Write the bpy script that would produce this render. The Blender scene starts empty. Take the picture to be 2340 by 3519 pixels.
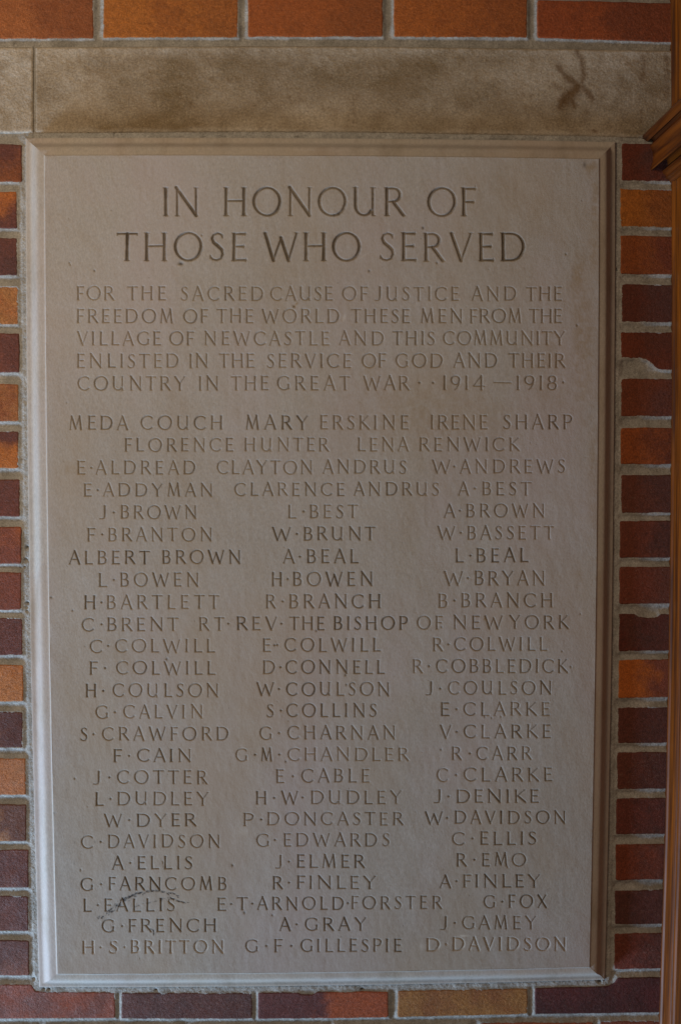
import bpy, math, random
import numpy as np
from mathutils import Matrix, Vector
random.seed(7); rng = np.random.default_rng(7)
sc = bpy.context.scene

# ------------------------------------------------------------------ camera
# Measured from the photograph: the wall is the plane y = 0, x runs right, z up.
ZC = 1.45                                   # height of the tablet's centre
FPX, PW, PH = 3700.0, 2340.0, 3519.0
CAM = np.array([-.0195, -1.6216, .1654 + ZC]); YAW, PIT, ROLL = .0282, -.0475, -.0008
cy, sy, cp, sp = math.cos(YAW), math.sin(YAW), math.cos(PIT), math.sin(PIT)
FW = np.array([sy*cp, cy*cp, sp]); RT = np.array([cy, -sy, 0.]); UP = np.cross(RT, FW)
RT, UP = math.cos(ROLL)*RT + math.sin(ROLL)*UP, math.cos(ROLL)*UP - math.sin(ROLL)*RT
cam = bpy.data.objects.new('camera', bpy.data.cameras.new('camera')); sc.collection.objects.link(cam)
m = Matrix(((RT[0], UP[0], -FW[0], CAM[0]), (RT[1], UP[1], -FW[1], CAM[1]), (RT[2], UP[2], -FW[2], CAM[2]), (0, 0, 0, 1)))
cam.matrix_world = m
cam.data.sensor_fit = 'VERTICAL'; cam.data.sensor_height = 23.5; cam.data.lens = 23.5*FPX/PH
cam.data.clip_start = .05; cam.data.clip_end = 50
sc.camera = cam

# ------------------------------------------------------------------ light
w = bpy.data.worlds.new('World'); sc.world = w; w.use_nodes = True
w.node_tree.nodes['Background'].inputs[0].default_value = (1.0, .82, .65, 1)
w.node_tree.nodes['Background'].inputs[1].default_value = .095
def area(name, loc, target, sx, sy_, power, col):
    l = bpy.data.lights.new(name, 'AREA'); l.shape = 'RECTANGLE'; l.size = sx; l.size_y = sy_
    l.energy = power; l.color = col
    o = bpy.data.objects.new(name, l); sc.collection.objects.link(o); o.location = loc
    o.rotation_euler = (Vector(target) - Vector(loc)).to_track_quat('-Z', 'Y').to_euler()
    return o
# daylight through the open doorway: low and to the left, cool; warm bounce from inside, above
area('doorway_daylight', (-2.1, -.52, ZC - 1.85), (0, 0, ZC - .1), .6, .5, 116, (.50, .72, 1.0))
area('warm_bounce', (-.85, -1.25, ZC + .72), (-.1, 0, ZC + .2), .5, .4, 9.9, (1.0, .77, .52))
sc.view_settings.view_transform = 'Standard'; sc.view_settings.look = 'None'
sc.view_settings.exposure = 0.0; sc.view_settings.gamma = 1.0
sc.render.engine = 'CYCLES'

# ------------------------------------------------------------------ measuring helpers
AX = (680/1024*PH)/PW                       # the render's slightly different aspect
def to_px(x, z, out=0.0):
    x = np.asarray(x, float); z = np.asarray(z, float)
    d = np.stack([x - CAM[0], np.full_like(x, -out - CAM[1]), z - CAM[2]], -1)
    q = d @ FW
    return (PW/2 + FPX*(d @ RT)/q/AX), (PH/2 - FPX*(d @ UP)/q)
def at(px, py, out=0.0):
    """photo measurement -> point (x, z) on the plane lying `out` in front of the wall"""
    px = np.asarray(px, float); py = np.asarray(py, float)
    a = (px - PW/2)*AX/FPX; b = -(py - PH/2)/FPX
    v = FW + a[..., None]*RT + b[..., None]*UP
    t = (-out - CAM[1])/v[..., 1]
    return CAM[0] + t*v[..., 0], CAM[2] + t*v[..., 2]
def settle(x, z):
    """long edges of the masonry are very slightly bowed, as measured"""
    px, py = to_px(x, z); dx, dy = px - PW/2, py - PH/2
    k = 1 - 4.8e-9*(dx*dx + dy*dy - 3.1e6)
    return at(PW/2 + dx*k, PH/2 + dy*k)

def vnoise(x, y, s, seed=0):
    """smooth value noise, arrays"""
    r = np.random.default_rng(seed).random((256, 256))*2 - 1
    X, Y = x/s, y/s; i, j = np.floor(X).astype(int), np.floor(Y).astype(int)
    f, g = X - i, Y - j; f = f*f*(3 - 2*f); g = g*g*(3 - 2*g)
    a = r[i % 256, j % 256]; b = r[(i+1) % 256, j % 256]; c = r[i % 256, (j+1) % 256]; d = r[(i+1) % 256, (j+1) % 256]
    return a*(1-f)*(1-g) + b*f*(1-g) + c*(1-f)*g + d*f*g

# ------------------------------------------------------------------ object helpers
def link(o, parent=None):
    sc.collection.objects.link(o)
    if parent is not None: o.parent = parent
    return o
def thing(name, label, cat, loc=(0, 0, 0), group=None):
    o = bpy.data.objects.new(name, None); o.empty_display_size = .1; o.location = loc
    o['label'] = label; o['category'] = cat
    if group: o['group'] = group
    return link(o)
def mesh(name, V, F, mat, parent=None, origin=None, smooth=False, label=None, attrs=None):
    V = np.asarray(V, float)
    o0 = np.array(origin if origin is not None else V.mean(0), float)
    me = bpy.data.meshes.new(name)
    if isinstance(F, np.ndarray):
        me.vertices.add(len(V)); me.vertices.foreach_set('co', (V - o0).astype(np.float32).ravel())
        n = F.shape[1]; me.loops.add(F.size); me.loops.foreach_set('vertex_index', F.astype(np.int32).ravel())
        me.polygons.add(len(F)); me.polygons.foreach_set('loop_start', np.arange(0, F.size, n, dtype=np.int32))
        me.update(calc_edges=True)
    else:
        me.from_pydata([tuple(v) for v in (V - o0)], [], F); me.update()
    if smooth: me.shade_smooth()
    for k, a in (attrs or {}).items():
        at_ = me.attributes.new(k, 'FLOAT', 'POINT'); at_.data.foreach_set('value', a.astype(np.float32).ravel())
    me.materials.append(mat)
    o = bpy.data.objects.new(name, me)
    base = Vector(parent.location) if parent is not None else Vector((0, 0, 0))
    o.location = Vector(o0) - base
    if label: o['label'] = label
    return link(o, parent)
def grid_faces(nr, nc, keep=None):
    a = np.arange(nr*nc).reshape(nr, nc)
    f = np.stack([a[:-1, :-1], a[1:, :-1], a[1:, 1:], a[:-1, 1:]], -1)
    f = f[keep] if keep is not None else f.reshape(-1, 4)
    return f
def compact(V, F, attrs=None):
    u, inv = np.unique(F, return_inverse=True)
    return V[u], inv.reshape(F.shape), {k: v[u] for k, v in (attrs or {}).items()}

# ------------------------------------------------------------------ materials
class NT:
    def __init__(s, name):
        s.m = bpy.data.materials.new(name); s.m.use_nodes = True; s.t = s.m.node_tree
        s.b = s.t.nodes['Principled BSDF']; s.co = s.t.nodes.new('ShaderNodeTexCoord')
    def n(s, k, **kw):
        x = s.t.nodes.new('ShaderNode' + k)
        for a, v in kw.items():
            if a.startswith('_'): setattr(x, a[1:], v)
        return x
    def l(s, a, b): s.t.links.new(a, b)
    def vec(s, scale=(1, 1, 1), rot=(0, 0, 0), src=None):
        mp = s.n('Mapping'); mp.inputs['Scale'].default_value = scale; mp.inputs['Rotation'].default_value = rot
        s.l(src or s.co.outputs['Object'], mp.inputs['Vector']); return mp.outputs[0]
    def noise(s, scale, detail=4, rough=.55, vec=None, dist=0):
        x = s.n('TexNoise'); x.inputs['Scale'].default_value = scale; x.inputs['Detail'].default_value = detail
        x.inputs['Roughness'].default_value = rough; x.inputs['Distortion'].default_value = dist
        s.l(vec or s.co.outputs['Object'], x.inputs['Vector']); return x.outputs['Fac']
    def ramp(s, fac, p0, p1, c0=(0, 0, 0), c1=(1, 1, 1)):
        r = s.n('ValToRGB'); e = r.color_ramp.elements
        e[0].position = p0; e[1].position = p1; e[0].color = (*c0, 1); e[1].color = (*c1, 1)
        s.l(fac, r.inputs[0]); return r.outputs[0]
    def mix(s, fac, a, b, mode='MIX'):
        x = s.n('Mix', _data_type='RGBA', _blend_type=mode)
        for v, i in ((fac, 0), (a, 6), (b, 7)):
            if isinstance(v, (int, float)): x.inputs[i].default_value = v
            elif isinstance(v, tuple): x.inputs[i].default_value = (*v, 1)
            else: s.l(v, x.inputs[i])
        return x.outputs[2]
    def math(s, op, a, b=0.):
        x = s.n('Math', _operation=op)
        for v, i in ((a, 0), (b, 1)):
            if isinstance(v, (int, float)): x.inputs[i].default_value = v
            else: s.l(v, x.inputs[i])
        return x.outputs[0]
    def attr(s, name, typ='GEOMETRY', out='Fac'):
        x = s.n('Attribute', _attribute_type=typ, _attribute_name=name); return x.outputs[out]
    def bump(s, h, dist, strength=1., prev=None):
        x = s.n('Bump'); x.inputs['Strength'].default_value = strength; x.inputs['Distance'].default_value = dist
        s.l(h, x.inputs['Height'])
        if prev: s.l(prev, x.inputs['Normal'])
        return x.outputs[0]
    def done(s, col, rough, nrm=None, spec=.3):
        if isinstance(col, tuple): s.b.inputs['Base Color'].default_value = (*col, 1)
        else: s.l(col, s.b.inputs['Base Color'])
        if isinstance(rough, (int, float)): s.b.inputs['Roughness'].default_value = rough
        else: s.l(rough, s.b.inputs['Roughness'])
        s.b.inputs['Specular IOR Level'].default_value = spec
        if nrm: s.l(nrm, s.b.inputs['Normal'])
        return s.m

def stone_material(name, marked, k=1.0):
    g = NT(name)
    c = g.mix(g.ramp(g.noise(3.2, 4, .6), .35, .68), (.378, .338, .296), (.428, .390, .352))
    c = g.mix(g.math('MULTIPLY', g.ramp(g.noise(9, 5, .6, g.vec((1.4, 1, .35))), .52, .8), .55), c, (.34, .275, .205))
    fine = g.noise(420, 3, .7, g.vec((1, 1, .45), (0, .25, 0)))
    c = g.mix(.28, c, g.ramp(fine, .3, .7, (.25, .25, .25), (.75, .75, .75)), 'OVERLAY')
    c = g.mix(g.math('MULTIPLY', g.ramp(g.noise(900, 2), .66, .74), .35), c, (.60, .56, .52))
    c = g.mix(g.math('MULTIPLY', g.ramp(g.noise(4.5, 5, .6, g.vec((1, 1, .6), (0, .2, 0))), .46, .66), .55), c, (.425, .352, .335))
    c = g.mix(g.math('MULTIPLY', g.ramp(g.noise(2.6, 4, .6, g.vec((1.2, 1, .7), (0, -.3, 0))), .50, .66), .6), c, (.395, .315, .235))
    if k != 1: c = g.mix(1.0, c, (k, k, k), 'MULTIPLY')
    if not marked:      # grime caught along the moulding
        c = g.mix(g.math('MULTIPLY', g.ramp(g.noise(16, 5, .7, g.vec((1, 1, .5))), .50, .74), .5), c, (.23, .175, .115))
    if marked:
        c = g.mix(g.math('MULTIPLY', g.attr('stain'), .85), c, (.30, .200, .100))
        c = g.mix(g.attr('pale'), c, (.60, .55, .49))
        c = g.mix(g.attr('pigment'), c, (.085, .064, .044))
        c = g.mix(g.attr('mark'), c, (.018, .020, .026))
    b = g.bump(g.noise(300, 4, .7, g.vec((1, 1, .55), (0, .3, 0))), .0009, .42)
    b = g.bump(g.noise(40, 3, .5, g.vec((1, 1, .5))), .0010, .22, b)
    return g.done(c, .82, b, .2)
M_face = stone_material('tablet_stone', True)
M_mould = stone_material('tablet_moulding_stone', False, 1.12)

def lintel_material():
    g = NT('lintel_stone')
    big = g.noise(6, 5, .55, g.vec((1, 1, 1.7)))
    c = g.mix(g.ramp(big, .38, .64), (.190, .135, .074), (.430, .362, .280))
    c = g.mix(g.math('MULTIPLY', g.ramp(g.noise(24, 5, .65), .40, .68), .45), c, (.225, .155, .085))
    c = g.mix(g.attr('pale'), c, (.50, .445, .375))
    c = g.mix(g.math('MULTIPLY', g.attr('stain'), .9), c, (.125, .062, .019))
    c = g.mix(.5, c, g.ramp(g.noise(330, 3, .8), .30, .70, (.15, .15, .15), (.85, .85, .85)), 'OVERLAY')
    c = g.mix(g.math('MULTIPLY', g.ramp(g.noise(420, 2), .64, .70), .6), c, (.52, .44, .30))
    b = g.bump(g.noise(190, 4, .7), .0018, .7)
    b = g.bump(g.noise(30, 3, .5), .0015, .25, b)
    return g.done(c, .85, b, .2)
M_lintel = lintel_material()

def mortar_material():
    g = NT('lime_mortar')
    c = g.mix(g.ramp(g.noise(28, 5, .65), .35, .66), (.29, .275, .25), (.44, .425, .40))
    c = g.mix(.55, c, g.ramp(g.noise(420, 3, .8), .3, .7, (.2, .2, .2), (.8, .8, .8)), 'OVERLAY')
    c = g.mix(g.math('MULTIPLY', g.ramp(g.noise(130, 3, .7), .60, .72), .5), c, (.17, .15, .12))
    b = g.bump(g.noise(330, 4, .75), .0018, .8)
    return g.done(c, .92, b, .15)
M_mortar = mortar_material()

def brick_material():
    g = NT('brick_clay')
    inf = g.n('ObjectInfo')
    off = g.n('VectorMath', _operation='ADD'); g.l(g.co.outputs['Object'], off.inputs[0])
    sc_ = g.n('VectorMath', _operation='SCALE'); g.l(inf.outputs['Random'], sc_.inputs['Scale']); sc_.inputs[0].default_value = (13, 7, 11)
    g.l(sc_.outputs[0], off.inputs[1]); P = off.outputs[0]
    a = inf.outputs['Color']; b2 = g.attr('tone', 'OBJECT', 'Color')
    # second tone, firing colour and on right bricks painted shade: spreads over the brick from one side, `lean` says how
    sep = g.n('SeparateXYZ'); g.l(g.co.outputs['Object'], sep.inputs[0])
    lx = g.math('MULTIPLY', sep.outputs[0], g.attr('lean_x', 'OBJECT')); lz = g.math('MULTIPLY', sep.outputs[2], g.attr('lean_z', 'OBJECT'))
    f = g.math('ADD', g.math('ADD', lx, lz), g.noise(22, 5, .6, P))
    c = g.mix(g.ramp(f, .40, .62), a, b2)
    c = g.mix(.40, c, g.ramp(g.noise(170, 4, .75, P), .3, .7, (.22, .22, .22), (.78, .78, .78)), 'OVERLAY')
    c = g.mix(g.math('MULTIPLY', g.ramp(g.noise(55, 4, .7, P), .54, .74), .30), c, g.mix(.55, c, (.0, .0, .0)))
    c = g.mix(.55, c, g.ramp(g.noise(520, 3, .8, P), .32, .68, (.15, .15, .15), (.85, .85, .85)), 'OVERLAY')
    # pale lime specks and scuffs
    sp1 = g.ramp(g.noise(260, 2, .6, P), .70, .78)
    scf = g.math('MULTIPLY', g.ramp(g.noise(120, 5, .8, g.vec((1, 1, 2.2), (0, .5, 0), P)), .56, .72), g.attr('lime', 'OBJECT'))
    c = g.mix(g.math('MULTIPLY', sp1, .35), c, (.42, .30, .20))
    c = g.mix(scf, c, (.36, .25, .20))
    bm = g.bump(g.noise(240, 5, .75, P), .0018, .9)
    bm = g.bump(g.noise(38, 3, .6, P), .0014, .6, bm)
    return g.done(c, g.ramp(g.noise(60, 3, .6, P), .3, .7, (.55, .55, .55), (.8, .8, .8)), bm, .35)
M_brick = brick_material()

def wood_material():
    g = NT('varnished_oak')
    def grain(v, s): return g.noise(s, 6, .65, v, .4)
    v = g.vec((1, 1, .045))
    f = grain(v, 95)
    c = g.mix(g.ramp(f, .38, .62), (.060, .0135, .0015), (.22, .056, .0030))
    c = g.mix(g.math('MULTIPLY', g.ramp(g.noise(420, 3, .7, g.vec((1, 1, .03))), .5, .7), .6), c, (.030, .010, .003))
    return g.done(c, g.ramp(f, .3, .7, (.55, .55, .55), (.42, .42, .42)), g.bump(f, .0006, .5), .22)
M_wood = wood_material()
def wood_depth_material():
    g = NT('varnished_oak_cornice')
    f = g.noise(95, 6, .65, g.vec((1, .045, 1)), .4)
    c = g.mix(g.ramp(f, .38, .62), (.050, .0105, .0015), (.15, .036, .0025))
    return g.done(c, .42, g.bump(f, .0006, .5), .28)
M_wood2 = wood_depth_material()

# ------------------------------------------------------------------ things
G = lambda px, py: tuple(float(v) for v in at(px, py))
wall = thing('brick_wall', 'red and orange brick wall with grey mortar and a stone band above the tablet', 'brick wall', (0, 0.1, 0))
tab = thing('memorial_tablet', 'pale carved stone roll of honour tablet with moulded edge set in the brick wall', 'memorial tablet', (0, 0, ZC - .64))

wall['kind'] = 'thing'; tab['kind'] = 'thing'
# ---- tablet size, in metres on the wall plane
HW, HH = .4355, .63925
RISE = .020                                  # the face stands this far out from the wall
SL, SR, ST, SB = .0335, .0300, .0315, .0305  # moulding widths left, right, top, bottom
# ================= bricks (outlines measured in photo pixels) =================
O1, O2 = (.37, .118, .034), (.27, .080, .024)   # light orange
R1_, D1, D2 = (.21, .056, .028), (.135, .041, .026), (.100, .034, .025)
YL = (.38, .155, .046)
def quad(x0, x1, yt0, yt1, yb0, yb1): return [(x0, yt0), (x1, yt1), (x1, yb1), (x0, yb0)]
BR = []   # outline, colour, tone, lean_x, lean_z, lime
# left column: right edge, top, bottom
LEFT = [(74, 497, 625, D1, (.22, .062, .018), 0, -6, .10), (57, 659, 784, (.40, .115, .022), D1, 0, -9, .05), (58, 818, 947, D2, D1, 0, 5, .0),
        (61, 983, 1115, YL, O1, 0, 0, 0), (66, 1146, 1280, R1_, D1, 4, 0, .05), (63, 1320, 1448, YL, O2, 0, 0, 0),
        (63, 1483, 1609, D1, (.42, .13, .024), 0, -12, .05), (68, 1648, 1775, (.15, .038, .020), D1, 0, 0, .05), (72, 1811, 1938, R1_, (.33, .085, .024), 0, 0, .05),
        (73, 1968, 2096, O1, R1_, 6, 0, 0), (77, 2125, 2252, (.14, .040, .027), D1, 0, 0, .1), (80, 2286, 2411, (.44, .16, .045), (.40, .13, .03), 0, 0, .1),
        (77, 2447, 2571, (.27, .10, .048), (.11, .036, .024), 9, 0, .1), (88, 2607, 2732, (.44, .15, .045), (.40, .16, .06), 0, 0, .15), (90, 2765, 2892, (.40, .17, .06), (.15, .055, .03), 9, 4, .2),
        (97, 2921, 3051, (.20, .064, .036), (.13, .040, .027), 0, 0, .15), (97, 3081, 3201, (.15, .048, .032), (.11, .036, .026), 0, 0, .15), (100, 3232, 3352, (.20, .070, .042), (.13, .043, .029), 0, 5, .25)]
for i, (xr, yt, yb, c, t, lx, lz, li) in enumerate(LEFT):
    ln = 455 if i % 2 else 215
    BR.append((quad(xr-ln, xr, yt-4, yt, yb-2, yb), c, t, lx, lz, li))
    BR.append((quad(xr-ln-36-450, xr-ln-36, yt-8, yt-4, yb-4, yb-2), [O1, R1_, D1][i % 3], D1, 0, 0, .1))
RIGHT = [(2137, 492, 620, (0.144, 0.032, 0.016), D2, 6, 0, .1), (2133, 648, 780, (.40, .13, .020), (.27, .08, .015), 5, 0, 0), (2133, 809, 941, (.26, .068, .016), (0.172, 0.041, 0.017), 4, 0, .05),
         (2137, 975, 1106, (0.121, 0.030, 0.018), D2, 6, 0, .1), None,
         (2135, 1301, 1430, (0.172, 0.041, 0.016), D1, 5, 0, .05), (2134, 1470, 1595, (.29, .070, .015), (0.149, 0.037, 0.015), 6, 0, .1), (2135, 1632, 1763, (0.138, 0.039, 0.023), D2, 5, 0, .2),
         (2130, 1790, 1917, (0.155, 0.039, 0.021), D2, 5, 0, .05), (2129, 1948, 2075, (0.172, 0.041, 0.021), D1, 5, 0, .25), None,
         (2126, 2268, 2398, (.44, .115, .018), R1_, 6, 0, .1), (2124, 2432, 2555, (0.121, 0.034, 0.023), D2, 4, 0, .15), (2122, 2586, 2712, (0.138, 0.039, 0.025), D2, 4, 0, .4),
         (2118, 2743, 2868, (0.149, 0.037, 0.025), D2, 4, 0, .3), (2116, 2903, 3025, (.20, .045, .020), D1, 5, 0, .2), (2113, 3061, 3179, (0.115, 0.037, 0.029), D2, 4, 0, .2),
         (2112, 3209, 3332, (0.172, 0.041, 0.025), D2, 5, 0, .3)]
XR = 2335
for r in RIGHT:  # second tone paints contact shade: each brick darkens toward the casing
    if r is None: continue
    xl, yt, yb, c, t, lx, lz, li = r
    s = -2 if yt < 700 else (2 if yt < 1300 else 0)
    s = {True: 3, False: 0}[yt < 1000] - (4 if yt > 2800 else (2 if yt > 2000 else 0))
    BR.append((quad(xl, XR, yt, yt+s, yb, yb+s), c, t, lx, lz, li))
BR.append(([(2134, 1140), (XR, 1142), (XR, 1273), (2276, 1270), (2258, 1264), (2238, 1248), (2226, 1238), (2208, 1236), (2196, 1229), (2168, 1231), (2134, 1230)], (.17, .036, .014), (.115, .028, .013), 4, 4, .1))
BR.append(([(2127, 2109), (2184, 2109), (2196, 2118), (2228, 2123), (2258, 2119), (2268, 2110), (XR, 2110), (XR, 2236), (2127, 2238)], (.115, .024, .014), D2, 4, 0, .15))
# top course and one above it
for a, b, c, t, tt, bb in [(-140, 320, O1, O2, (-14, -13), (134, 132)), (355, 818, (.42, .135, .022), (.34, .105, .020), (-14, -15), (129, 128)), (852, 1315, (.36, .095, .020), (.29, .080, .018), (-15, -13), (126, 126)),
                     (1354, 1811, (.38, .105, .018), (.30, .080, .016), (-8, -4), (126, 128)), (1846, XR, (.29, .062, .014), (.20, .046, .014), (0, 12), (129, 146))]:
    BR.append(([(a, tt[0]), (b, tt[1]), (b, bb[1]), (a, bb[0])], c, t, 3, 0, .05))
BR.append((quad(-640, -175, -16, -14, 136, 134), R1_, D1, 0, 0, .1))
for k, x in enumerate((-640, -395, 105, 600, 1095, 1590, 2085)):
    x1 = min(XR, x + (210 if k == 0 else 462)); BR.append((quad(x, x1, -200, -198, -50, -48 + (10 if k > 4 else 0)), [O1, D1, O2, R1_, YL][k % 5], O2, 0, 0, .1))
# bottom courses
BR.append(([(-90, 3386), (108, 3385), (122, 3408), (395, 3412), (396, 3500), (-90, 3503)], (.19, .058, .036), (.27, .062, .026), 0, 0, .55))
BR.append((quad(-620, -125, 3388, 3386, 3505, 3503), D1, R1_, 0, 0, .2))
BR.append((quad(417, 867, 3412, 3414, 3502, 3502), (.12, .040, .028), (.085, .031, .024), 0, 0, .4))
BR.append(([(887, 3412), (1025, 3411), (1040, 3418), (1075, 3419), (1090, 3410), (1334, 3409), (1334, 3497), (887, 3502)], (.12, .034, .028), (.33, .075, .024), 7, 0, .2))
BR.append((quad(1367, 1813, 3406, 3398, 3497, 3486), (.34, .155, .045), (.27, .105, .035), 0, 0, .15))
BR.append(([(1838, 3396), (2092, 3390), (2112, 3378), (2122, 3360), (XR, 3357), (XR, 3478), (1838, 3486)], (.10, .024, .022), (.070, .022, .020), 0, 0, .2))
for k, x in enumerate((-620, -340, 157, 655, 1150, 1650, 2062)):
    x1 = (-380, 118, 616, 1112, 1610, 2036, XR)[k]; dy = (5, 3, 1, 0, -6, -14, -19)[k]
    c = [D1, O2, R1_, (.30, .08, .026), (.34, .10, .03), (.36, .09, .024), R1_][k]
    BR.append((quad(x, x1, 3530+dy, 3529+dy, 3655+dy, 3654+dy), c, R1_, 0, 0, .2))

def outline(P, step=9.0, amp=1.15, seed=0):
    P = np.array(P, float); n = len(P); pts = []
    r = np.random.default_rng(seed)
    for i in range(n):
        a, b, c = P[i-1], P[i], P[(i+1) % n]
        u, v = (a-b), (c-b); lu, lv = np.linalg.norm(u), np.linalg.norm(v)
        R = min(r.uniform(3, 9), lu/3, lv/3)
        p0, p1 = b + u/lu*R, b + v/lv*R
        for t in (0, .33, .67, 1): pts.append((1-t)**2*p0 + 2*t*(1-t)*b + t*t*p1)
        q = c + (b-c)/lv*R; k = max(1, int(np.linalg.norm(q-p1)/step))
        for j in range(1, k): pts.append(p1 + (q-p1)*j/k)
    Q = np.array(pts); m_ = len(Q)
    T = np.roll(Q, -1, 0) - np.roll(Q, 1, 0); T /= np.linalg.norm(T, axis=1)[:, None] + 1e-9
    N = np.stack([T[:, 1], -T[:, 0]], 1)          # outward for this winding
    s = np.cumsum(np.linalg.norm(np.roll(Q, -1, 0) - Q, axis=1))
    w_ = vnoise(s, s*0, 46, seed+5)*amp + vnoise(s, s*0+9, 17, seed+6)*amp*.6 + r.normal(0, .35, m_)
    return Q + N*w_[:, None], N
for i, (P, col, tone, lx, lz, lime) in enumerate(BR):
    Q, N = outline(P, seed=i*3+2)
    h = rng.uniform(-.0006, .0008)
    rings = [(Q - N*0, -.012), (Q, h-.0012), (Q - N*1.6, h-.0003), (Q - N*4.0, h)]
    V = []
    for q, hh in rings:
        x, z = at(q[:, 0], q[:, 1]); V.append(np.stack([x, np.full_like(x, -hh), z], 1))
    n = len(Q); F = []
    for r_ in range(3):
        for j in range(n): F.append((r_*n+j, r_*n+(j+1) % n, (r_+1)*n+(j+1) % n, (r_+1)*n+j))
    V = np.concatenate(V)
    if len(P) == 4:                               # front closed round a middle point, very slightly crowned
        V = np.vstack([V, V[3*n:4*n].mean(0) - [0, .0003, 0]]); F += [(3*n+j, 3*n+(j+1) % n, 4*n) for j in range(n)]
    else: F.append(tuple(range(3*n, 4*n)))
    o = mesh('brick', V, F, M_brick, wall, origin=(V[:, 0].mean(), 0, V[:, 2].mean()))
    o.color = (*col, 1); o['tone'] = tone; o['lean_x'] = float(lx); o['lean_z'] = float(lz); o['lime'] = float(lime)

# ================= mortar =================
def poly_sd(X, Y, P):
    P = np.array(P, float); d = np.full(X.shape, 1e9); ins = np.zeros(X.shape, bool)
    for i in range(len(P)):
        a, b = P[i-1], P[i]; e = b - a
        t = np.clip(((X-a[0])*e[0] + (Y-a[1])*e[1])/(e@e), 0, 1)
        d = np.minimum(d, np.hypot(X-a[0]-t*e[0], Y-a[1]-t*e[1]))
        c = ((a[1] > Y) != (b[1] > Y)); ins ^= c & (X < (b[0]-a[0])*(Y-a[1])/((b[1]-a[1]) or 1e-9) + a[0])
    return np.where(ins, -d, d)
def tp(x, z): 
    X, Z = settle(np.array([x]), np.array([z+ZC])); a, b = to_px(X, Z); return (a[0], b[0])
tabpoly = [tp(sx*HW, sz*HH) if not mid else tp(*mid) for sx, sz, mid in
           [(-1, 1, None), (0, 0, (0, HH)), (1, 1, None), (0, 0, (HW, 0)), (1, -1, None), (0, 0, (0, -HH)), (-1, -1, None), (0, 0, (-HW, 0))]]
LIN_T = [(-640, 163), (115, 161), (800, 158), (1200, 158), (1540, 162), (2000, 168), (XR, 174)]
LIN_B = [(-640, 458), (115, 457), (800, 452), (1200, 453), (1540, 459), (2000, 466), (XR, 476)]
linpoly = LIN_T + LIN_B[::-1]
gx = np.arange(-70, XR+1, 3.0); gy = np.arange(-60, 3585, 3.0)
X, Y = np.meshgrid(gx, gy)
sd = np.full(X.shape, 60.)
for P, *_ in BR:
    a = np.array(P); x0, y0 = a.min(0) - 50; x1, y1 = a.max(0) + 50
    i0, i1 = np.searchsorted(gx, [x0, x1]); j0, j1 = np.searchsorted(gy, [y0, y1])
    if i1 <= i0 or j1 <= j0: continue
    s_ = poly_sd(X[j0:j1, i0:i1], Y[j0:j1, i0:i1], P); sd[j0:j1, i0:i1] = np.minimum(sd[j0:j1, i0:i1], s_)
dt = poly_sd(X, Y, tabpoly); dl = poly_sd(X, Y, linpoly)
near = np.clip((dt - 16)/18, 0, 1)
prof = np.clip((sd+1)/16, 0, 1); prof = prof*prof*(3-2*prof)
H = -.0009 - .0034*prof*near - .0003*(1-near)
# bed joint above the stone band: struck to a thin line
ln = np.clip(1 - np.abs(dl-6)/4, 0, 1)*(Y < 300); H -= .0018*ln
H = np.where(sd < -5, -.009, H)
H += vnoise(X, Y, 9, 3)*.00035 + vnoise(X, Y, 28, 4)*.0005 + rng.normal(0, .00016, X.shape)
# ragged pointing against the tablet's top edge
rag = np.clip(1 - np.abs(dt-5)/5, 0, 1)*(np.clip(vnoise(X, Y*3, 20, 8), 0, 1))*(Y < 500)
H -= .0035*rag
for hx, hy, rr, dd in [(92, 1882, 6, .007), (87, 1925, 7, .006), (84, 1949, 4, .005), (94, 2074, 6, .007), (91, 2088, 6, .004), (92, 2101, 4, .005), (168, 3402, 5, .006), (536, 3405, 5, .006),
                       (1245, 3403, 5, .006), (2062, 3375, 5, .006), (116, 3367, 6, .005), (2120, 925, 5, .004), (47, 149, 5, .004), (392, 458, 4, .004), (2060, 3375, 5, .005), (118, 470, 6, .004), (150, 3400, 4, .004)]:
    H -= dd*np.exp(-((X-hx)**2 + (Y-hy)**2)/rr**2*1.2)
wx, wz = at(X, Y); V = np.stack([wx, -H, wz], -1).reshape(-1, 3)
mn = lambda A, f: f(f(A[:-1, :-1], A[1:, 1:]), f(A[1:, :-1], A[:-1, 1:]))
keep = (mn(sd, np.maximum) > -12) & (mn(dt, np.maximum) > -14) & (mn(dl, np.maximum) > -8)
V2, F2, _ = compact(V, grid_faces(*X.shape, keep))
mesh('mortar', V2, F2, M_mortar, wall, origin=(0, 0, ZC), smooth=True)
# the same mortar further out, where only the joints between bricks show
def slab(x0, x1, y0, y1, out):
    xs, zs = at(np.array([x0, x1, x1, x0]), np.array([y0, y0, y1, y1]))
    return np.stack([xs, np.full(4, -out), zs], 1)
Vb = np.concatenate([slab(-660, -70, -230, 3700, -.004), slab(-70, XR, -230, -60, -.004), slab(-70, XR, 3582, 3700, -.004), slab(-700, XR+20, -240, 3710, -.013)])
mesh('mortar', Vb, [(0, 3, 2, 1), (4, 7, 6, 5), (8, 11, 10, 9), (12, 15, 14, 13)], M_mortar, wall, origin=(0, 0, ZC))

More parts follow.
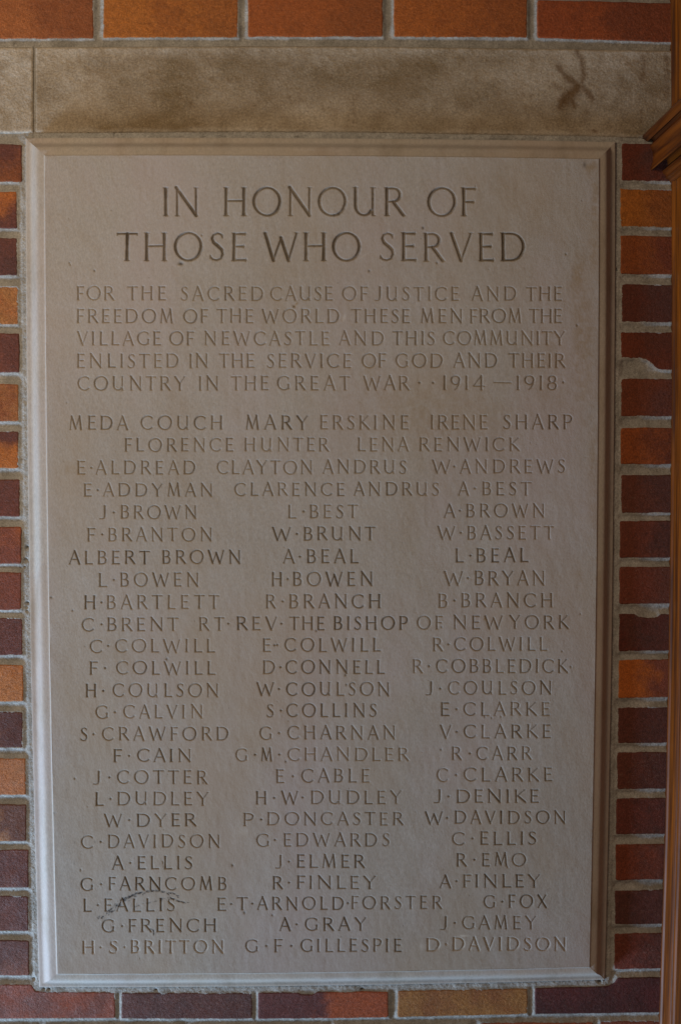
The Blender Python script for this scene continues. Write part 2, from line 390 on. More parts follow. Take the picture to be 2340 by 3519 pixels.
# ================= stone band =================
def lin_y(L, x): a = np.array(L, float); return np.interp(x, a[:, 0], a[:, 1])
def band_stone(x0, x1, seed, label):
    xs = np.concatenate([[x0], np.linspace(x0, x1, int((x1-x0)/4.5)), [x1]]); n = 68
    vs = np.concatenate([[0], np.linspace(0, 1, n), [1]])
    XX, VV = np.meshgrid(xs, vs)
    YY = lin_y(LIN_T, XX)*(1-VV) + lin_y(LIN_B, XX)*VV
    e = np.minimum(np.minimum(XX-x0, x1-XX) if x1 < 2300 else XX-x0, np.minimum(YY-lin_y(LIN_T, XX), lin_y(LIN_B, XX)-YY))
    jag = vnoise(XX, YY, 14, seed)*1.2
    Hh = .0006 - .0022*np.clip(1 - (e+jag)/6, 0, 1)**2 + vnoise(XX, YY, 40, seed+1)*.0005 + vnoise(XX, YY, 12, seed+2)*.0002
    Hh[0, :] = Hh[-1, :] = -.010; Hh[:, 0] = Hh[:, -1] = -.010
    # tone: pale scoured edge along the top and patches; rusty brown smears at the right
    pale = np.zeros_like(XX)
    if x1 < 200: pale += .9*np.clip(1 - (YY-170)/400, .35, 1)
    pale += .75*np.clip(1 - (YY - lin_y(LIN_T, XX))/np.interp(XX, [0, 600, 1100, 1350, 1700, 2300], [22, 50, 85, 40, 40, 30]), 0, 1)
    pale += .7*np.clip(1 - (lin_y(LIN_B, XX)-YY)/(16 + 10*vnoise(XX, YY, 60, 77)), 0, 1)
    pale += .35*np.exp(-((XX-1480)/90)**2 - ((YY-360)/50)**2) + .35*np.exp(-((XX-1000)/120)**2 - ((YY-250)/50)**2) + .55*np.exp(-((XX-2090)/130)**4 - ((YY-330)/150)**2)
    pale = np.clip(pale, 0, 1)*(.75+.35*vnoise(XX, YY, 22, seed+3))
    st = np.zeros_like(XX)
    def stroke(pts, wd, a=1.):
        nonlocal st
        for (ax, ay), (bx, by) in zip(pts[:-1], pts[1:]):
            t = np.clip(((XX-ax)*(bx-ax) + (YY-ay)*(by-ay))/((bx-ax)**2 + (by-ay)**2), 0, 1)
            d = np.hypot(XX-ax-t*(bx-ax), YY-ay-t*(by-ay)) + vnoise(XX, YY, 7, 31)*4 + vnoise(XX, YY, 18, 32)*3
            st = np.maximum(st, a*np.clip(1.25 - d/wd, 0, 1))
    if x1 > 2000:
        stroke([(1982, 178), (1998, 205), (2006, 250), (2000, 288)], 11, .75)
        stroke([(1918, 232), (1942, 262), (1972, 284), (2004, 302), (2034, 336)], 14, .8)
        stroke([(1985, 300), (1968, 318), (1940, 346)], 25, .95); stroke([(1935, 335), (1926, 365)], 16, .9); stroke([(1955, 330), (1974, 362)], 13, .85)
        stroke([(2206, 195), (2213, 225), (2204, 275)], 11, .5); stroke([(2148, 220), (2200, 215)], 6, .3); stroke([(1900, 292), (1925, 305)], 9, .4)
        stroke([(2040, 450), (2050, 456)], 8, .7); stroke([(2202, 380), (2204, 425)], 7, .4); stroke([(2290, 200), (2292, 330)], 10, .45)
        for k in range(60):
            px_, py_ = rng.uniform(300, 2250), rng.uniform(260, 445); st = np.maximum(st, rng.uniform(.1, .4)*np.exp(-((XX-px_)**2+(YY-py_)**2)/rng.uniform(20, 90)))
    a, b = at(XX, YY); V = np.stack([a, -Hh, b], -1).reshape(-1, 3)
    return mesh('stone_block', V, grid_faces(*XX.shape), M_lintel, wall, smooth=True, label=label, attrs={'pale': np.clip(pale, 0, 1), 'stain': st})
band_stone(121, XR, 50, 'long grey-brown stone block above the tablet, with rusty smears at its right')
band_stone(-640, 115, 70, 'paler stone block at the left end of the band')
Vj = slab(112, 124, 160, 460, -.0022); mesh('mortar', Vj, [(0, 3, 2, 1)], M_mortar, wall)

# ================= tablet moulding =================
# (fraction of width, height out of the wall)
PROF = [(0, -.012), (0, .0008), (.010, .0018), (.04, .0022), (.14, .0022), (.20, .0024), (.25, .0030), (.30, .0043), (.35, .0062), (.40, .0085), (.45, .0109), (.50, .0132), (.55, .0151), (.60, .0163), (.66, .0170), (.74, .0174), (.84, .0176), (.92, .0177), (.945, .0179), (.958, .0186), (.97, .0193), (.985, .0198), (1.0, RISE)]
def side_mesh(side):
    n = 90; rows = []
    for f, h in PROF:
        xl, xr, zb, zt = -HW+SL*f, HW-SR*f, -HH+SB*f, HH-ST*f
        t = np.linspace(0, 1, n)
        if side == 'l': x, z = np.full(n, xl), zb + (zt-zb)*t
        if side == 'r': x, z = np.full(n, xr), zt + (zb-zt)*t
        if side == 't': x, z = xl + (xr-xl)*t, np.full(n, zt)
        if side == 'b': x, z = xr + (xl-xr)*t, np.full(n, zb)
        hh = h + (vnoise(t*900, np.full(n, f*40), 30, ord(side))*.0003 if h > 0 else 0)
        chip = 0
        if .9 > f > 0 and side in 'lb': chip = np.clip(vnoise(t*900, np.full(n, f*60), 9, 5), .72, 1) - .72
        x, z = settle(x, z+ZC); rows.append(np.stack([x, np.full(n, 0)-hh+chip*.002, z], 1))
    return np.concatenate(rows), grid_faces(len(PROF), n)
for s_, lab in (('l', 'left moulded edge, brightly lit'), ('r', 'right moulded edge, in shade'), ('t', 'top moulded edge'), ('b', 'bottom moulded edge')):
    V, F = side_mesh(s_)
    mesh('moulding', V, F[:, ::-1] if s_ in '' else F, M_mould, tab, smooth=True, label=lab)

# ================= tablet face with V-cut inscription =================
T_, t_ = .125, .074
def arc(cx, cy_, rx, ry, a0, a1, n=12, T=T_, t=t_):
    out = []; A = np.radians(np.linspace(a0, a1, n+1))
    for i in range(n):
        w_ = [t + (T-t)*abs(math.cos(a + .25))**1.6 for a in (A[i], A[i+1])]
        out.append((cx+rx*math.cos(A[i]), cy_+ry*math.sin(A[i]), cx+rx*math.cos(A[i+1]), cy_+ry*math.sin(A[i+1]), *w_))
    return out
def sg(x0, y0, x1, y1, w0, w1=None): return [(x0, y0, x1, y1, w0, w1 if w1 else w0)]
def serif(x, y, l=.085, r=.085): return sg(x-l, y, x+r, y, .035, .035)
def stem(x, y0=0., y1=1., w=T_, s0=True, s1=True, l=.085, r=.085):
    e = .025; o = sg(x, y0, x, (y0+y1)/2, w*1.08, w*.9) + sg(x, (y0+y1)/2, x, y1, w*.9, w*1.08)
    o = sg(x, y0+.05, x, (y0+y1)/2, w*1.08, w*.9) + sg(x, (y0+y1)/2, x, y1-.05, w*.9, w*1.08)
    o += sg(x-l*.55, y0+e, x+r*.55, y0+e, .06) + sg(x-l*.55, y1-e, x+r*.55, y1-e, .06)
    if s0: o += serif(x, y0+.012, l, r)
    if s1: o += serif(x, y1-.012, l, r)
    return o
def arm(x0, x1, y): return sg(x0, y, x1, y, t_*.95, t_*1.25) + sg(x1, y-.055, x1+.01, y+.055, .035)
S_pts = [(.45, .83), (.40, .93), (.27, .975), (.14, .91), (.09, .78), (.15, .64), (.30, .52), (.43, .39), (.47, .24), (.40, .09), (.25, .025), (.10, .06), (.03, .17)]
S_w = [.05, .07, .07, .08, .10, .125, .135, .125, .10, .08, .07, .07, .055]
GL = {
 'A': (.80, sg(.06, .02, .40, .99, .08) + sg(.40, 1., .74, .02, T_) + sg(.17, .36, .63, .36, t_) + serif(.06, .012, .06, .07) + serif(.74, .012, .08, .06)),
 'B': (.62, stem(.09) + sg(.09, .965, .28, .965, t_) + arc(.28, .745, .23, .22, 90, -90) + sg(.09, .525, .3, .525, t_) + arc(.30, .28, .27, .245, 90, -90) + sg(.09, .035, .3, .035, t_)),
 'C': (.82, arc(.47, .5, .43, .475, 46, 314, 18) + sg(.77, .75, .79, .90, .05) + sg(.79, .12, .80, .22, .035)),
 'D': (.86, stem(.09) + sg(.09, .965, .36, .965, t_) + arc(.36, .5, .44, .465, 90, -90, 14) + sg(.09, .035, .36, .035, t_)),
 'E': (.54, stem(.09) + arm(.09, .47, .96) + arm(.09, .42, .52) + arm(.09, .50, .04)),
 'F': (.52, stem(.09) + arm(.09, .48, .96) + arm(.09, .42, .50)),
 'G': (.86, arc(.47, .5, .43, .475, 46, 318, 18) + sg(.77, .76, .79, .90, .05) + sg(.79, .12, .79, .42, T_*.9) + serif(.79, .43, .10, .06)),
 'H': (.80, stem(.09) + stem(.71) + sg(.09, .53, .71, .53, t_)),
 'I': (.18, stem(.09)),
 'J': (.48, sg(.38, .97, .38, .2, T_*1.05, T_) + sg(.38, .2, .33, .07, T_, .1) + sg(.33, .07, .22, .02, .1, .07) + sg(.22, .02, .03, .03, .07, .06) + serif(.38, .988)),
 'K': (.72, stem(.09) + sg(.62, .97, .13, .47, t_) + sg(.20, .53, .67, .03, T_) + serif(.62, .985, .07, .06) + serif(.67, .012, .06, .05)),
 'L': (.58, stem(.09) + arm(.09, .52, .04)),
 'M': (.90, sg(.07, .02, .17, .97, .08) + sg(.16, 1., .45, .08, T_) + sg(.45, .06, .74, .97, .08) + sg(.73, 1., .83, .02, T_) + serif(.07, .012, .06, .06) + serif(.83, .012, .07, .06)),
 'N': (.84, sg(.10, .02, .10, .95, .085) + sg(.07, 1., .76, .02, T_) + sg(.76, .02, .76, .97, .085) + serif(.10, .012, .07, .07) + serif(.76, .985, .07, .07)),
 'O': (1.0, arc(.5, .5, .455, .485, 0, 360, 24)),
 'P': (.62, stem(.09) + sg(.09, .965, .30, .965, t_) + arc(.30, .715, .27, .25, 90, -90) + sg(.09, .465, .3, .465, t_)),
 'R': (.72, stem(.09) + sg(.09, .965, .30, .965, t_) + arc(.30, .735, .25, .23, 90, -90) + sg(.09, .505, .3, .505, t_) + sg(.31, .50, .66, .03, T_) + serif(.67, .012, .05, .06)),
 'S': (.52, [(*S_pts[i], *S_pts[i+1], S_w[i], S_w[i+1]) for i in range(12)] + sg(.45, .80, .46, .92, .04) + sg(.02, .08, .03, .2, .04)),
 'T': (.74, stem(.37, s1=False) + sg(.03, .96, .71, .96, t_) + sg(.02, .90, .04, .98, .04) + sg(.72, .90, .70, .98, .04)),
 'U': (.82, sg(.10, .97, .10, .34, T_) + arc(.39, .34, .29, .31, 180, 330, 10) + sg(.70, .97, .70, .03, .09) + serif(.10, .985) + serif(.70, .985) + serif(.72, .012, .02, .06)),
 'V': (.80, sg(.06, .97, .40, .02, T_) + sg(.40, .0, .74, .97, .08) + serif(.06, .985, .06, .08) + serif(.74, .985, .07, .06)),
 'W': (1.22, sg(.06, .97, .35, .02, T_) + sg(.35, .02, .62, .80, .08) + sg(.61, .82, .88, .02, T_) + sg(.88, .0, 1.16, .97, .08) + serif(.06, .985, .06, .08) + serif(1.16, .985, .07, .06)),
 'X': (.72, sg(.07, .97, .66, .03, T_) + sg(.63, .97, .07, .03, .08) + serif(.07, .985, .05, .07) + serif(.63, .985, .06, .05) + serif(.07, .012, .05, .06) + serif(.66, .012, .06, .05)),
 'Y': (.80, sg(.06, .97, .40, .48, T_*.95) + sg(.74, .97, .40, .48, .08) + sg(.40, .50, .40, .03, T_) + serif(.06, .985, .06, .08) + serif(.74, .985, .07, .06) + serif(.40, .012)),
 '1': (.18, stem(.09, s1=False) + sg(.02, .93, .09, .99, .04)),
 '9': (.62, arc(.31, .68, .27, .30, 0, 360, 20) + sg(.58, .66, .55, .42, .11, .11) + sg(.55, .42, .42, .15, .11, .09) + sg(.42, .15, .26, .01, .09, .06)),
 '4': (.78, sg(.56, .02, .56, 1., T_) + sg(.56, .98, .04, .30, .08) + sg(.04, .28, .76, .28, t_) + serif(.56, .012)),
 '8': (.58, arc(.29, .75, .21, .23, 0, 360, 18) + arc(.29, .26, .25, .25, 0, 360, 18)),
 '.': (.16, sg(.08, .44, .08, .56, .075) + sg(.02, .5, .14, .5, .075) + sg(.08, .5, .08, .501, .14)),
 '-': (1.0, sg(.02, .53, .98, .50, .06, .075)),
}
# rows: (top_left, base_left, top_right, base_right) measured at x = 300 and x = 1900, then words in tile pixels
# tile letter L/M/R = tile origin x 220/700/1220 at twice photo size; "." entries are mid dots; *n = how dark the cut is
ROWS = [
 (643.5, 741.5, 643.5, 742.5, 'L IN 685 925 HONOUR 1098 2345 R OF 498 835', .66),
 (798.5, 896, 799, 897.5, 'L THOSE 362 1258 M WHO 412 1080 R SERVED 172 1172', .70),
 (983.5, 1031.5, 985, 1033, 'L FOR 90 347 THE 437 702 SACRED 805 1372 M CAUSE 462 888 OF 955 1130 R JUSTICE 137 715 AND 803 1110 THE 1178 1422', .50),
 (1061.5, 1109.5, 1061, 1109, 'L FREEDOM 90 750 OF 823 992 THE 1052 1303 M WORLD 402 935 THESE 1015 1418 R MEN 455 738 FROM 793 1143 THE 1198 1422', .46),
 (1138.5, 1186, 1137.5, 1185, 'L VILLAGE 92 667 OF 728 895 NEWCASTLE 968 1825 M AND 932 1240 R THIS 258 550 COMMUNITY 608 1447', .46),
 (1215, 1263.5, 1213.5, 1262.5, 'L ENLISTED 92 790 IN 865 990 THE 1068 1310 M SERVICE 437 1015 OF 1090 1255 R GOD 283 605 AND 678 980 THEIR 1058 1447', .46),
 (1292.5, 1341, 1290, 1339, 'L COUNTRY 97 837 IN 930 1062 THE 1150 1408 M GREAT 508 1010 WAR 1100 1415 R . 445 . 538 1914 608 893 - 950 1075 1918 1112 1388 . 1433', .50),
 (1429, 1476.5, 1424.5, 1474, 'L MEDA 38 443 COUCH 530 1090 M MARY* 292 720 ERSKINE~ 803 1410 R IRENE~ 522 913 SHARP 1020 1495', .60),
 (1505, 1551, 1502.5, 1549, 'L FLORENCE 420 1165 HUNTER 1243 1822 M LENA 1062 1410 R RENWICK 445 1133', .55),
 (1583.5, 1630, 1578.5, 1625, 'L E 92 150 . 190 ALDREAD 220 905 M CLAYTON 95 748 ANDRUS 820 1395 R W 530 660 . 684 ANDREWS 722 1445', .52),
 (1661, 1705.5, 1655, 1701, 'L E 138 193 . 235 ADDYMAN 270 1022 M CLARENCE 215 970 ANDRUS 1033 1620 R A 710 785 . 825 BEST 878 1212', .58),
 (1737.5, 1783.5, 1730, 1776.5, 'L J 243 293 . 345 BROWN 393 912 M L 583 640 . 690 BEST 733 1062 R A 612 690 . 722 BROWN 768 1303', .56),
 (1814, 1860, 1806, 1852.5, 'L F 162 217 . 265 BRANTON 308 1018 M W* 472 603 .* 642 BRUNT* 690 1182 R W 568 692 . 730 BASSETT 775 1370', .58),
 (1892.5, 1938.5, 1883, 1931, 'L ALBERT* 35 592 BROWN* 678 1215 M A 547 628 . 664 BEAL* 712 1068 R L* 693 752 .* 795 BEAL* 838 1195', .70),
 (1969, 2016, 1961, 2010, 'L L 240 303 . 345 BOWEN 390 927 M H* 472 540 . 580 BOWEN* 617 1162 R W 612 745 . 778 BRYAN 825 1305', .60),
 (2046, 2093, 2037.5, 2086, 'L H* 142 218 . 260 BARTLETT 297 1070 M R 430 497 .* 545 BRANCH* 592 1217 R B~ 575 637 . 685 BRANCH 733 1360', .58),
 (2122.5, 2168.5, 2113.5, 2160, 'L C 125 208 . 260 BRENT 300 790 RT 932 1105 .* 1132 REV* 1190 1468 .* 1497 M THE* 592 833 BISHOP* 897 1405 R OF~ 428 605 NEW 678 1018 YORK 1063 1470', .64),
 (2197.5, 2243, 2188.5, 2235, 'L C 180 265 . 305 COLWILL 355 1042 M E* 408 465 .* 488 .* 507 COLWILL* 560 1220 R R~ 538 607 . 645 COLWILL 685 1325', .58),
 (2273.5, 2318.5, 2264, 2311, 'L F* 178 235 . 285 COLWILL 362 1045 M D* 410 493 .* 530 CONNELL* 567 1248 R R~ 400 467 . 510 COBBLEDICK 560 1465', .62),
 (2350, 2396, 2339, 2385, 'L H* 152 223 .* 272 COULSON 338 1062 M W* 365 488 .* 520 COULSON* 570 1278 R J 487 535 . 587 COULSON 643 1350', .60),
 (2424, 2470, 2411.5, 2457.5, 'L G 220 305 . 352 CALVIN~ 412 955 M S* 435 483 .* 533 COLLINS* 572 1190 R E* 590 652 . 700 CLARKE 748 1340', .60),
 (2500, 2546, 2488.5, 2535, 'L S* 115 163 .* 205 CRAWFORD 265 1133 M G 388 470 . 522 CHARNAN 580 1318 R V 585 665 . 700 CLARKE 750 1347', .60),
 (2575, 2619, 2564, 2610, 'L F* 342 400 . 450 CAIN* 505 875 M G~ 222 302 .* 355 M* 397 472 .* 523 CHANDLER~ 580 1412 R R 668 735 . 792 CARR 838 1215', .58),
 (2649, 2695, 2636.5, 2683.5, 'L J* 200 252 .* 315 COTTER 368 988 M E 500 555 . 615 CABLE 675 1142 R C~ 565 642 . 697 CLARKE 750 1358', .60),
 (2722.5, 2768.5, 2711.5, 2756.5, 'L L* 217 277 .* 322 DUDLEY 370 997 M H* 362 433 .* 487 W* 535 653 .* 682 DUDLEY 740 1365 R J* 543 595 .* 645 DENIKE* 700 1265', .60),
 (2797.5, 2841.5, 2785, 2829, 'L W* 277 403 .* 450 DYER* 503 912 M P 275 347 .* 398 DONCASTER 440 1375 R W* 482 607 . 635 DAVIDSON* 688 1448', .58),
 (2870, 2915, 2856.5, 2901.5, 'L C 120 202 .* 255 DAVIDSON 305 1072 M G 365 452 . 492 EDWARDS 553 1280 R C 670 755 . 810 ELLIS* 862 1248', .62),
 (2944, 2989, 2930, 2975, 'L A* 332 412 .* 458 ELLIS* 508 885 M J 495 542 .* 588 ELMER* 643 1110 R R* 700 770 .* 822 EMO 875 1178', .62),
 (3016, 3061, 3003.5, 3047.5, 'L G* 118 202 .* 257 FARNCOMB* 310 1120 M R* 477 547 .* 590 FINLEY* 643 1187 R A* 582 662 .* 700 FINLEY* 745 1277', .62),
 (3088.5, 3132.5, 3074, 3119, 'L L* 135 195 .* 235 FALLIS* 280 765 M E* 97 157 .* 192 T* 230 305 .* 337 ARNOLD* 370 965 .* 993 FORSTER 1018 1640 R G 887 965 .* 1015 FOX* 1058 1320', .62),
 (3160, 3205, 3146.5, 3191.5, 'L G* 263 348 .* 402 FRENCH* 447 1047 M A* 523 600 . 642 GRAY* 700 1120 R J* 588 635 .* 688 GAMEY 740 1250', .62),
 (3233.5, 3277.5, 3220, 3265, 'L H^ 128 210 .^ 255 S^ 312 370 .^ 420 BRITTON^ 462 1098 M G* 290 375 .* 433 F* 487 545 .* 605 GILLESPIE* 670 1362 R D^ 492 585 .^ 628 DAVIDSON^ 672 1450', .60),
]
FX0, FX1, FZ0, FZ1 = -HW+SL, HW-SR, -HH+SB, HH-ST
def axis(a, b, f0, f1, fine, coarse):
    return np.concatenate([np.linspace(a, f0, int((f0-a)/coarse)+2)[:-1], np.arange(f0, f1, fine), np.linspace(f1, b, int((b-f1)/coarse)+2)])
STEP = .00085
ax_ = axis(FX0, FX1, -.385, .385, STEP, .003); az_ = axis(FZ0, FZ1, -.600, .565, STEP, .003)
GX, GZ = np.meshgrid(ax_, az_)
WX, WZ = settle(GX, GZ+ZC)
PX, PY = to_px(WX, WZ, RISE)                 # where each face point sits in the photograph
Dp = np.full(GX.shape, 9.0); INK = np.zeros(GX.shape)
cpx, cpy = PX[len(az_)//2], PY[:, len(ax_)//2]
def carve(ch, x, base, cap, wid, dark, bold):
    gw, segs = GL[ch]; sx = wid/gw
    i0 = np.searchsorted(cpx, x-14) - 6; i1 = np.searchsorted(cpx, x+wid+14) + 6
    j1 = len(cpy) - np.searchsorted(cpy[::-1], base-cap-16) + 6; j0 = len(cpy) - np.searchsorted(cpy[::-1], base+16) - 6
    i0, j0 = max(i0, 0), max(j0, 0)
    X_ = PX[j0:j1, i0:i1]; Y_ = PY[j0:j1, i0:i1]; d = np.full(X_.shape, 99.)
    # hand cutting: every letter leans and sits a little differently
    lean = rng.normal(0, .006); up = rng.normal(0, .5)
    U = (X_ - x); V_ = (base + up - Y_); U = U - V_*lean
    U = U + vnoise(X_, Y_, 16, 90)*.35; V_ = V_ + vnoise(X_, Y_, 16, 91)*.35
    for a, b, c, e, w0, w1 in segs:
        a, c = a*sx, c*sx; b, e = b*cap, e*cap
        L2 = (c-a)**2 + (e-b)**2 + 1e-6; t = np.clip(((U-a)*(c-a) + (V_-b)*(e-b))/L2, 0, 1)
        d = np.minimum(d, np.hypot(U-a-t*(c-a), V_-b-t*(e-b)) - .5*bold*cap*(w0 + (w1-w0)*t))
    Dp[j0:j1, i0:i1] = np.minimum(Dp[j0:j1, i0:i1], d)
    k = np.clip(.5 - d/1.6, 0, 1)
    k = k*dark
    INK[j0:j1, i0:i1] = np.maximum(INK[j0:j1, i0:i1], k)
for tl, bl, tr, brr, s, dk in ROWS:
    tk = s.split(); i = 0; ox = 0
    while i < len(tk):
        if tk[i] in 'LMR' and (i+1 < len(tk) and not tk[i+1].lstrip('-').replace('.', '').isdigit() or tk[i+1] in '.-'):
            ox = {'L': 220, 'M': 700, 'R': 1220}[tk[i]]; i += 1; continue
        wd = tk[i]; dark = dk; light = False
        if wd.endswith('*'): wd = wd[:-1]; dark = min(1, dk+.17)
        elif wd.endswith('~'): wd = wd[:-1]; dark = dk-.17
        elif wd.endswith('^'): wd = wd[:-1]; dark = .06
        x0 = ox + float(tk[i+1])/2
        if wd == '.': x1 = x0; i += 2
        else: x1 = ox + float(tk[i+2])/2; i += 3
        xm = (x0+x1)/2; u = (xm-300)/1600; base = bl + (brr-bl)*u; cap = base - (tl + (tr-tl)*u)
        bold = .98 if cap > 80 else (1.12 if dark > .7 else 1.06)
        if dark < .1: bold = 1.3
        if wd == '.': carve('.', x0-4, base, cap, 8*1.0, min(1, dark+.1), 1.0); continue
        if wd == '-': carve('-', x0, base, cap, x1-x0, dark, 1.); continue
        n = len(wd); tot = x1-x0; sw = sum(GL[c][0] for c in wd)*cap
        if n == 1: carve(wd, x0, base, cap, tot, dark, bold); continue
        gap = (tot - sw)/(n-1); mn_, mx_ = .14*cap, .36*cap; k = 1.
        if gap < mn_: k = (tot - mn_*(n-1))/sw
        elif gap > mx_: k = (tot - mx_*(n-1))/sw
        gap = (tot - sw*k)/(n-1)
        # optical: tighten next to open diagonals, loosen between stems
        prs = []
        for a_, b_ in zip(wd[:-1], wd[1:]):
            q = 1.0
            if a_ in 'AVWYTLFPKRX': q -= .12
            if b_ in 'AVWYTJX': q -= .12
            if a_ in 'OCDGSQ' or b_ in 'OCDGSQ': q -= .06
            if a_ in 'HINMU' and b_ in 'HINMEBDFKLPRU': q += .22
            prs.append(q)
        ks = (n-1)/sum(prs); x = x0
        for c, q in zip(wd, prs + [0]):
            dv = np.clip(dark + rng.normal(0, .05), .03, 1)
            carve(c, x, base, cap, GL[c][0]*cap*k, dv, bold); x += GL[c][0]*cap*k + gap*q*ks
# V-cut: depth grows with distance from the edge of the stroke (px -> m)
pxm = .871/2000
cut = np.clip(-Dp, 0, 6.0)*pxm*1.15
soft = np.clip(1 - np.abs(Dp)/2.2, 0, 1)*.00012*(Dp > -2.2)
Hf = RISE - cut - soft + vnoise(PX, PY, 60, 12)*.00022 + vnoise(PX, PY*.5, 14, 13)*.00010
e = np.minimum(np.minimum(GX-FX0, FX1-GX), np.minimum(GZ-FZ0, FZ1-GZ)); Hf = np.where(e < 1e-6, RISE, Hf)
# wear: patina in the cuts varies over the stone
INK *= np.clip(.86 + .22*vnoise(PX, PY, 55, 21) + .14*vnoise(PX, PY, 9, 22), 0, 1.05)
# pits, chips, rusty bits, the dark scuff across the lower left
mark = np.zeros(GX.shape); stain = np.zeros(GX.shape); pale = np.zeros(GX.shape)
def blob(A, x, y, rx, ry, v, dig=0., rot=0.):
    global Hf
    i0, i1 = np.searchsorted(cpx, [x-3*max(rx, ry)-8, x+3*max(rx, ry)+8]); 
    j1 = len(cpy) - np.searchsorted(cpy[::-1], y-3*max(rx, ry)-8); j0 = max(0, len(cpy) - np.searchsorted(cpy[::-1], y+3*max(rx, ry)+8))
    X_, Y_ = PX[j0:j1, i0:i1] - x, PY[j0:j1, i0:i1] - y; c_, s_ = math.cos(rot), math.sin(rot)
    g_ = np.exp(-(((X_*c_+Y_*s_)/rx)**2 + ((-X_*s_+Y_*c_)/ry)**2))
    A[j0:j1, i0:i1] = np.maximum(A[j0:j1, i0:i1], v*g_)
    if dig: Hf[j0:j1, i0:i1] -= dig*g_
for x, y, r_, v in [(1454, 783, 4, .9), (1269, 931, 3.2, .85), (325, 930, 3, .7), (239, 903, 2.5, .5), (243, 910, 2, .4), (1502, 903, 3, .7), (1945, 873, 3, .6), (1983, 1118, 3, .7), (1779, 465, 3, .7),
                 (250, 2098, 3, .7), (175, 2053, 3, .8), (800, 2974, 3.5, .8), (1188, 2320, 3, .8), (1516, 2576, 3, .7), (983, 2617, 3, .8), (1932, 2238, 2.5, .6), (1962, 2292, 3, .6), (1191, 2353, 3, .8), (574, 2265, 4, .7),
                 (258, 2675, 3, .6), (278, 2990, 3.5, .5), (841, 3136, 4, .7), (937, 3145, 3, .6), (479, 3294, 3, .6), (700, 2690, 2.5, .4), (1088, 2168, 3, .7), (1518, 2155, 3, .6), (1666, 2463, 2.5, .6), (1690, 2467, 2.5, .6),
                 (1722, 2463, 2.5, .5), (1165, 735, 4, .6), (1150, 739, 3, .5), (694, 808, 2.4, .6), (1745, 2980, 2.6, .5), (365, 1085+12, 2, .4), (186, 2795, 4, .7), (2010, 1570, 2.5, .3), (1995, 2110, 2.5, .5)]:
    blob(mark, x, y, r_, r_*1.3, v*.5, .0007)
for k in range(90):
    blob(mark, rng.uniform(190, 2040), rng.uniform(560, 3320), rng.uniform(1.2, 2.2), rng.uniform(1.4, 3.2), rng.uniform(.1, .3), .0003)
for k in range(150):
    blob(pale, rng.uniform(190, 2040), rng.uniform(560, 3320), rng.uniform(1.5, 3), rng.uniform(2, 5), rng.uniform(.1, .35))
blob(pale, 1252, 878, 16, 3, .35, 0, -.6); blob(pale, 1180, 1092, 5, 12, .45, .0003, .3); blob(pale, 1593, 3216, 14, 3, .95); blob(pale, 1452, 3252, 16, 10, .35); blob(pale, 835, 2858, 18, 14, .3)
blob(stain, 1012, 1052, 6, 5, 1., .0006, .8); blob(stain, 1018, 1046, 9, 3.5, 1., 0, -.9); blob(stain, 1012, 1052, 3, 4, 1.)
blob(mark, 1010, 1054, 3, 4, .35)
blob(stain, 364, 1444, 5, 5, .9); blob(stain, 1504, 1532, 4, 5, .9); blob(stain, 1666, 2127, 5, 6, .9); blob(stain, 1510, 1660, 3, 3, .6); blob(stain, 1866, 1362, 3, 3, .8); blob(mark, 622, 906, 8, 6, .45, .0012); blob(pale, 616, 914, 6, 3, .5)
blob(stain, 1985, 950, 26, 70, .7, 0, .15); blob(stain, 2005, 1180, 42, 260, .62); blob(stain, 1880, 1260, 110, 170, .34); blob(stain, 1450, 1420, 300, 140, .36); blob(stain, 2036, 1600, 18, 320, .42); blob(stain, 1700, 640, 200, 70, .15); blob(stain, 1990, 1020, 34, 34, .55); blob(stain, 2010, 1100, 22, 90, .5); blob(stain, 2030, 1280, 14, 120, .35); blob(stain, 1265, 1272, 30, 26, .5); blob(stain, 1290, 1300, 46, 60, .25)
blob(stain, 240, 1612, 38, 18, .45); blob(stain, 300, 1630, 60, 40, .25); blob(stain, 2030, 565, 26, 44, .75); blob(stain, 2044, 700, 12, 180, .65); blob(stain, 2038, 880, 18, 120, .5); blob(mark, 2008, 567, 5, 10, .3); blob(stain, 1840, 720, 30, 80, .2); blob(stain, 1990, 1970, 10, 40, .3)
blob(stain, 1285, 1350, 80, 50, .2); blob(stain, 880, 780, 14, 180, .16); blob(stain, 1480, 1440, 90, 60, .25); blob(stain, 1500, 2080, 60, 160, .12)
stain *= np.clip(.75 + .5*vnoise(PX, PY, 8, 40) + .5*vnoise(PX, PY, 22, 41), 0, 1.1)
def scuff(pts, n, spread, r_, v):
    P = np.array(pts, float); L = np.concatenate([[0], np.cumsum(np.hypot(*np.diff(P, axis=0).T))])
    for k in range(n):
        q = rng.uniform(0, L[-1]); x = np.interp(q, L, P[:, 0]); y = np.interp(q, L, P[:, 1])
        x2 = np.interp(q+4, L, P[:, 0]); y2 = np.interp(q+4, L, P[:, 1])
        blob(mark, x + rng.normal(0, spread*.8), y + rng.normal(0, spread*.8), rng.uniform(2.5, 5.5), rng.uniform(1.2, r_*.8), rng.uniform(.5, 1)*v, .0002, math.atan2(y2-y, x2-x+1e-6))
scuff([(322, 3172), (346, 3152), (368, 3138), (400, 3112), (430, 3088), (470, 3074), (500, 3064)], 74, 5.0, 3.4, .9)
scuff([(500, 3064), (530, 3062), (570, 3064), (600, 3072), (618, 3080)], 34, 1.8, 2.0, .8)
scuff([(575, 3070), (592, 3088), (620, 3098), (650, 3106)], 26, 1.8, 2.0, .8)
scuff([(460, 3118), (490, 3105), (520, 3098), (560, 3090), (580, 3086)], 22, 2.5, 1.8, .55)
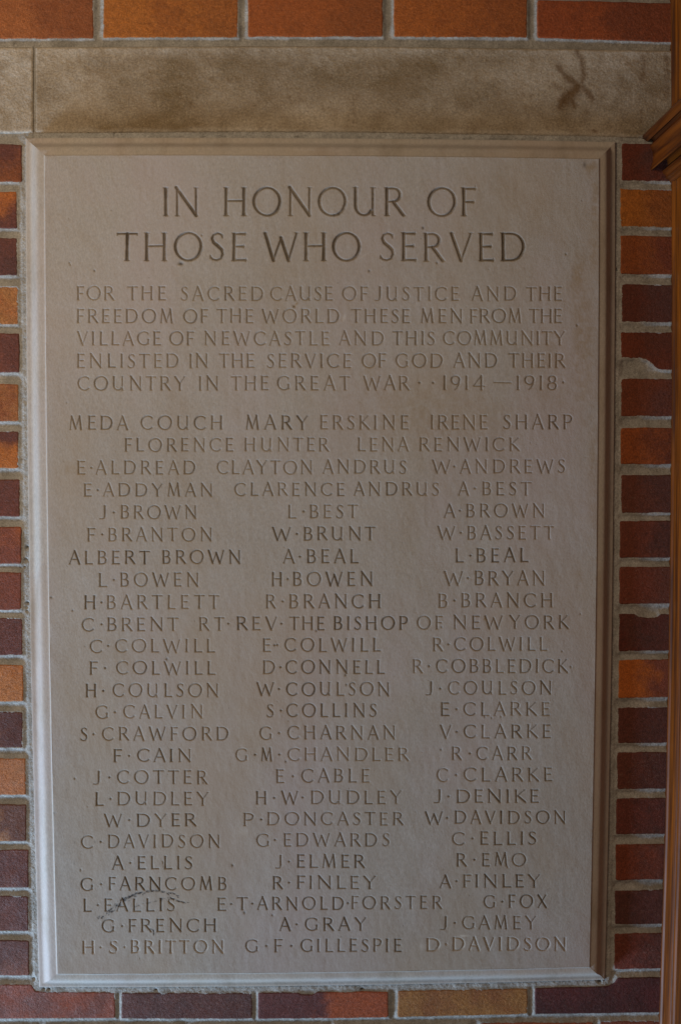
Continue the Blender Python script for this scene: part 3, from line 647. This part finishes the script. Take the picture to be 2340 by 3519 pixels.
scuff([(520, 3190), (530, 3200), (529, 3212)], 12, 1.8, 2.4, .8); scuff([(560, 2958), (562, 2995)], 8, 1.5, 1.8, .3)
scuff([(322, 3172), (400, 3108), (440, 3084)], 22, 5, 2, .6)
for k in range(26): blob(mark, rng.uniform(195, 330), rng.uniform(2600, 3300), 1.5, rng.uniform(2, 6), rng.uniform(.1, .3))
V = np.stack([WX, -Hf, WZ], -1).reshape(-1, 3)
cl = lambda A: np.clip(A, 0, 1)
mesh('inscribed_face', V, grid_faces(*GX.shape)[:, ::-1], M_face, tab, smooth=True,
     attrs={'pigment': cl(INK), 'mark': cl(mark*1.7), 'stain': cl(stain), 'pale': cl(pale)})
for o in tab.children:                       # normals out of the wall
    me = o.data
    if sum(p.normal.y for p in me.polygons[:200]) > 0: me.flip_normals()

# ================= timber door casing on the right =================
cas = thing('door_casing', 'varnished orange-brown timber door casing with a cornice, at the right of the brick wall', 'door casing', (.55, -.1, .5))
cas['kind'] = 'thing'
EDGE = [(2300, -400), (2305, 0), (2307, 350), (2308, 700), (2309, 1400), (2299, 2200), (2286, 2819), (2266, 3480), (2250, 3900)]
ea = np.array(EDGE, float); yy = np.linspace(-380, 3880, 60); ex = np.interp(yy, ea[:, 1], ea[:, 0])
EX, EZ = at(ex, yy)
# jamb section: (offset right of the wall edge, distance out from the wall)
JP = [(.0, -.012), (.0, .0015), (-.0012, .003), (-.0016, .0055), (-.0008, .0078), (.0012, .0090), (.0016, .0100), (.0012, .0112), (.0010, .0440), (.0028, .0455), (.0034, .0475), (.0016, .0495), (.0002, .0520),
      (-.0006, .056), (.0004, .0600), (.0026, .0618), (.0030, .0640), (.0010, .0655), (.0010, .295), (.004, .302), (.010, .305), (.060, .305), (.064, .300), (.070, .300), (.074, .305), (.26, .305), (.26, -.012)]
V = np.concatenate([np.stack([EX + a, np.full_like(EX, -b), EZ], 1) for a, b in JP])
mesh('jamb', V, grid_faces(len(JP), len(yy)), M_wood, cas, smooth=False)
CP = [(2345, 462), (2209, 465), (2207, 470), (2210, 474), (2218, 478), (2226, 485), (2241, 476), (2246, 484), (2237, 498), (2233, 503), (2238, 512), (2243, 526), (2244, 544), (2241, 560), (2237, 572), (2234, 582), (2238, 585),
      (2262, 556), (2292, 548), (2294, 568), (2276, 588), (2278, 598), (2284, 600), (2288, 606), (2286, 612), (2293, 616), (2299, 617), (2302, 624), (2306, 628), (2345, 630)]
ca = np.array(CP, float); cx_, cz_ = at(ca[:, 0], ca[:, 1]); n = len(CP)
ds = [-.006, .003, .28]
V = np.concatenate([np.stack([cx_, np.full(n, -d), cz_], 1) for d in ds]); F = [(r_*n+j, r_*n+(j+1) % n, (r_+1)*n+(j+1) % n, (r_+1)*n+j) for r_ in range(2) for j in range(n)]
F += [tuple(range(n-1, -1, -1)), tuple(range(2*n, 3*n))]
mesh('cornice', V, F, M_wood2, cas, smooth=False)
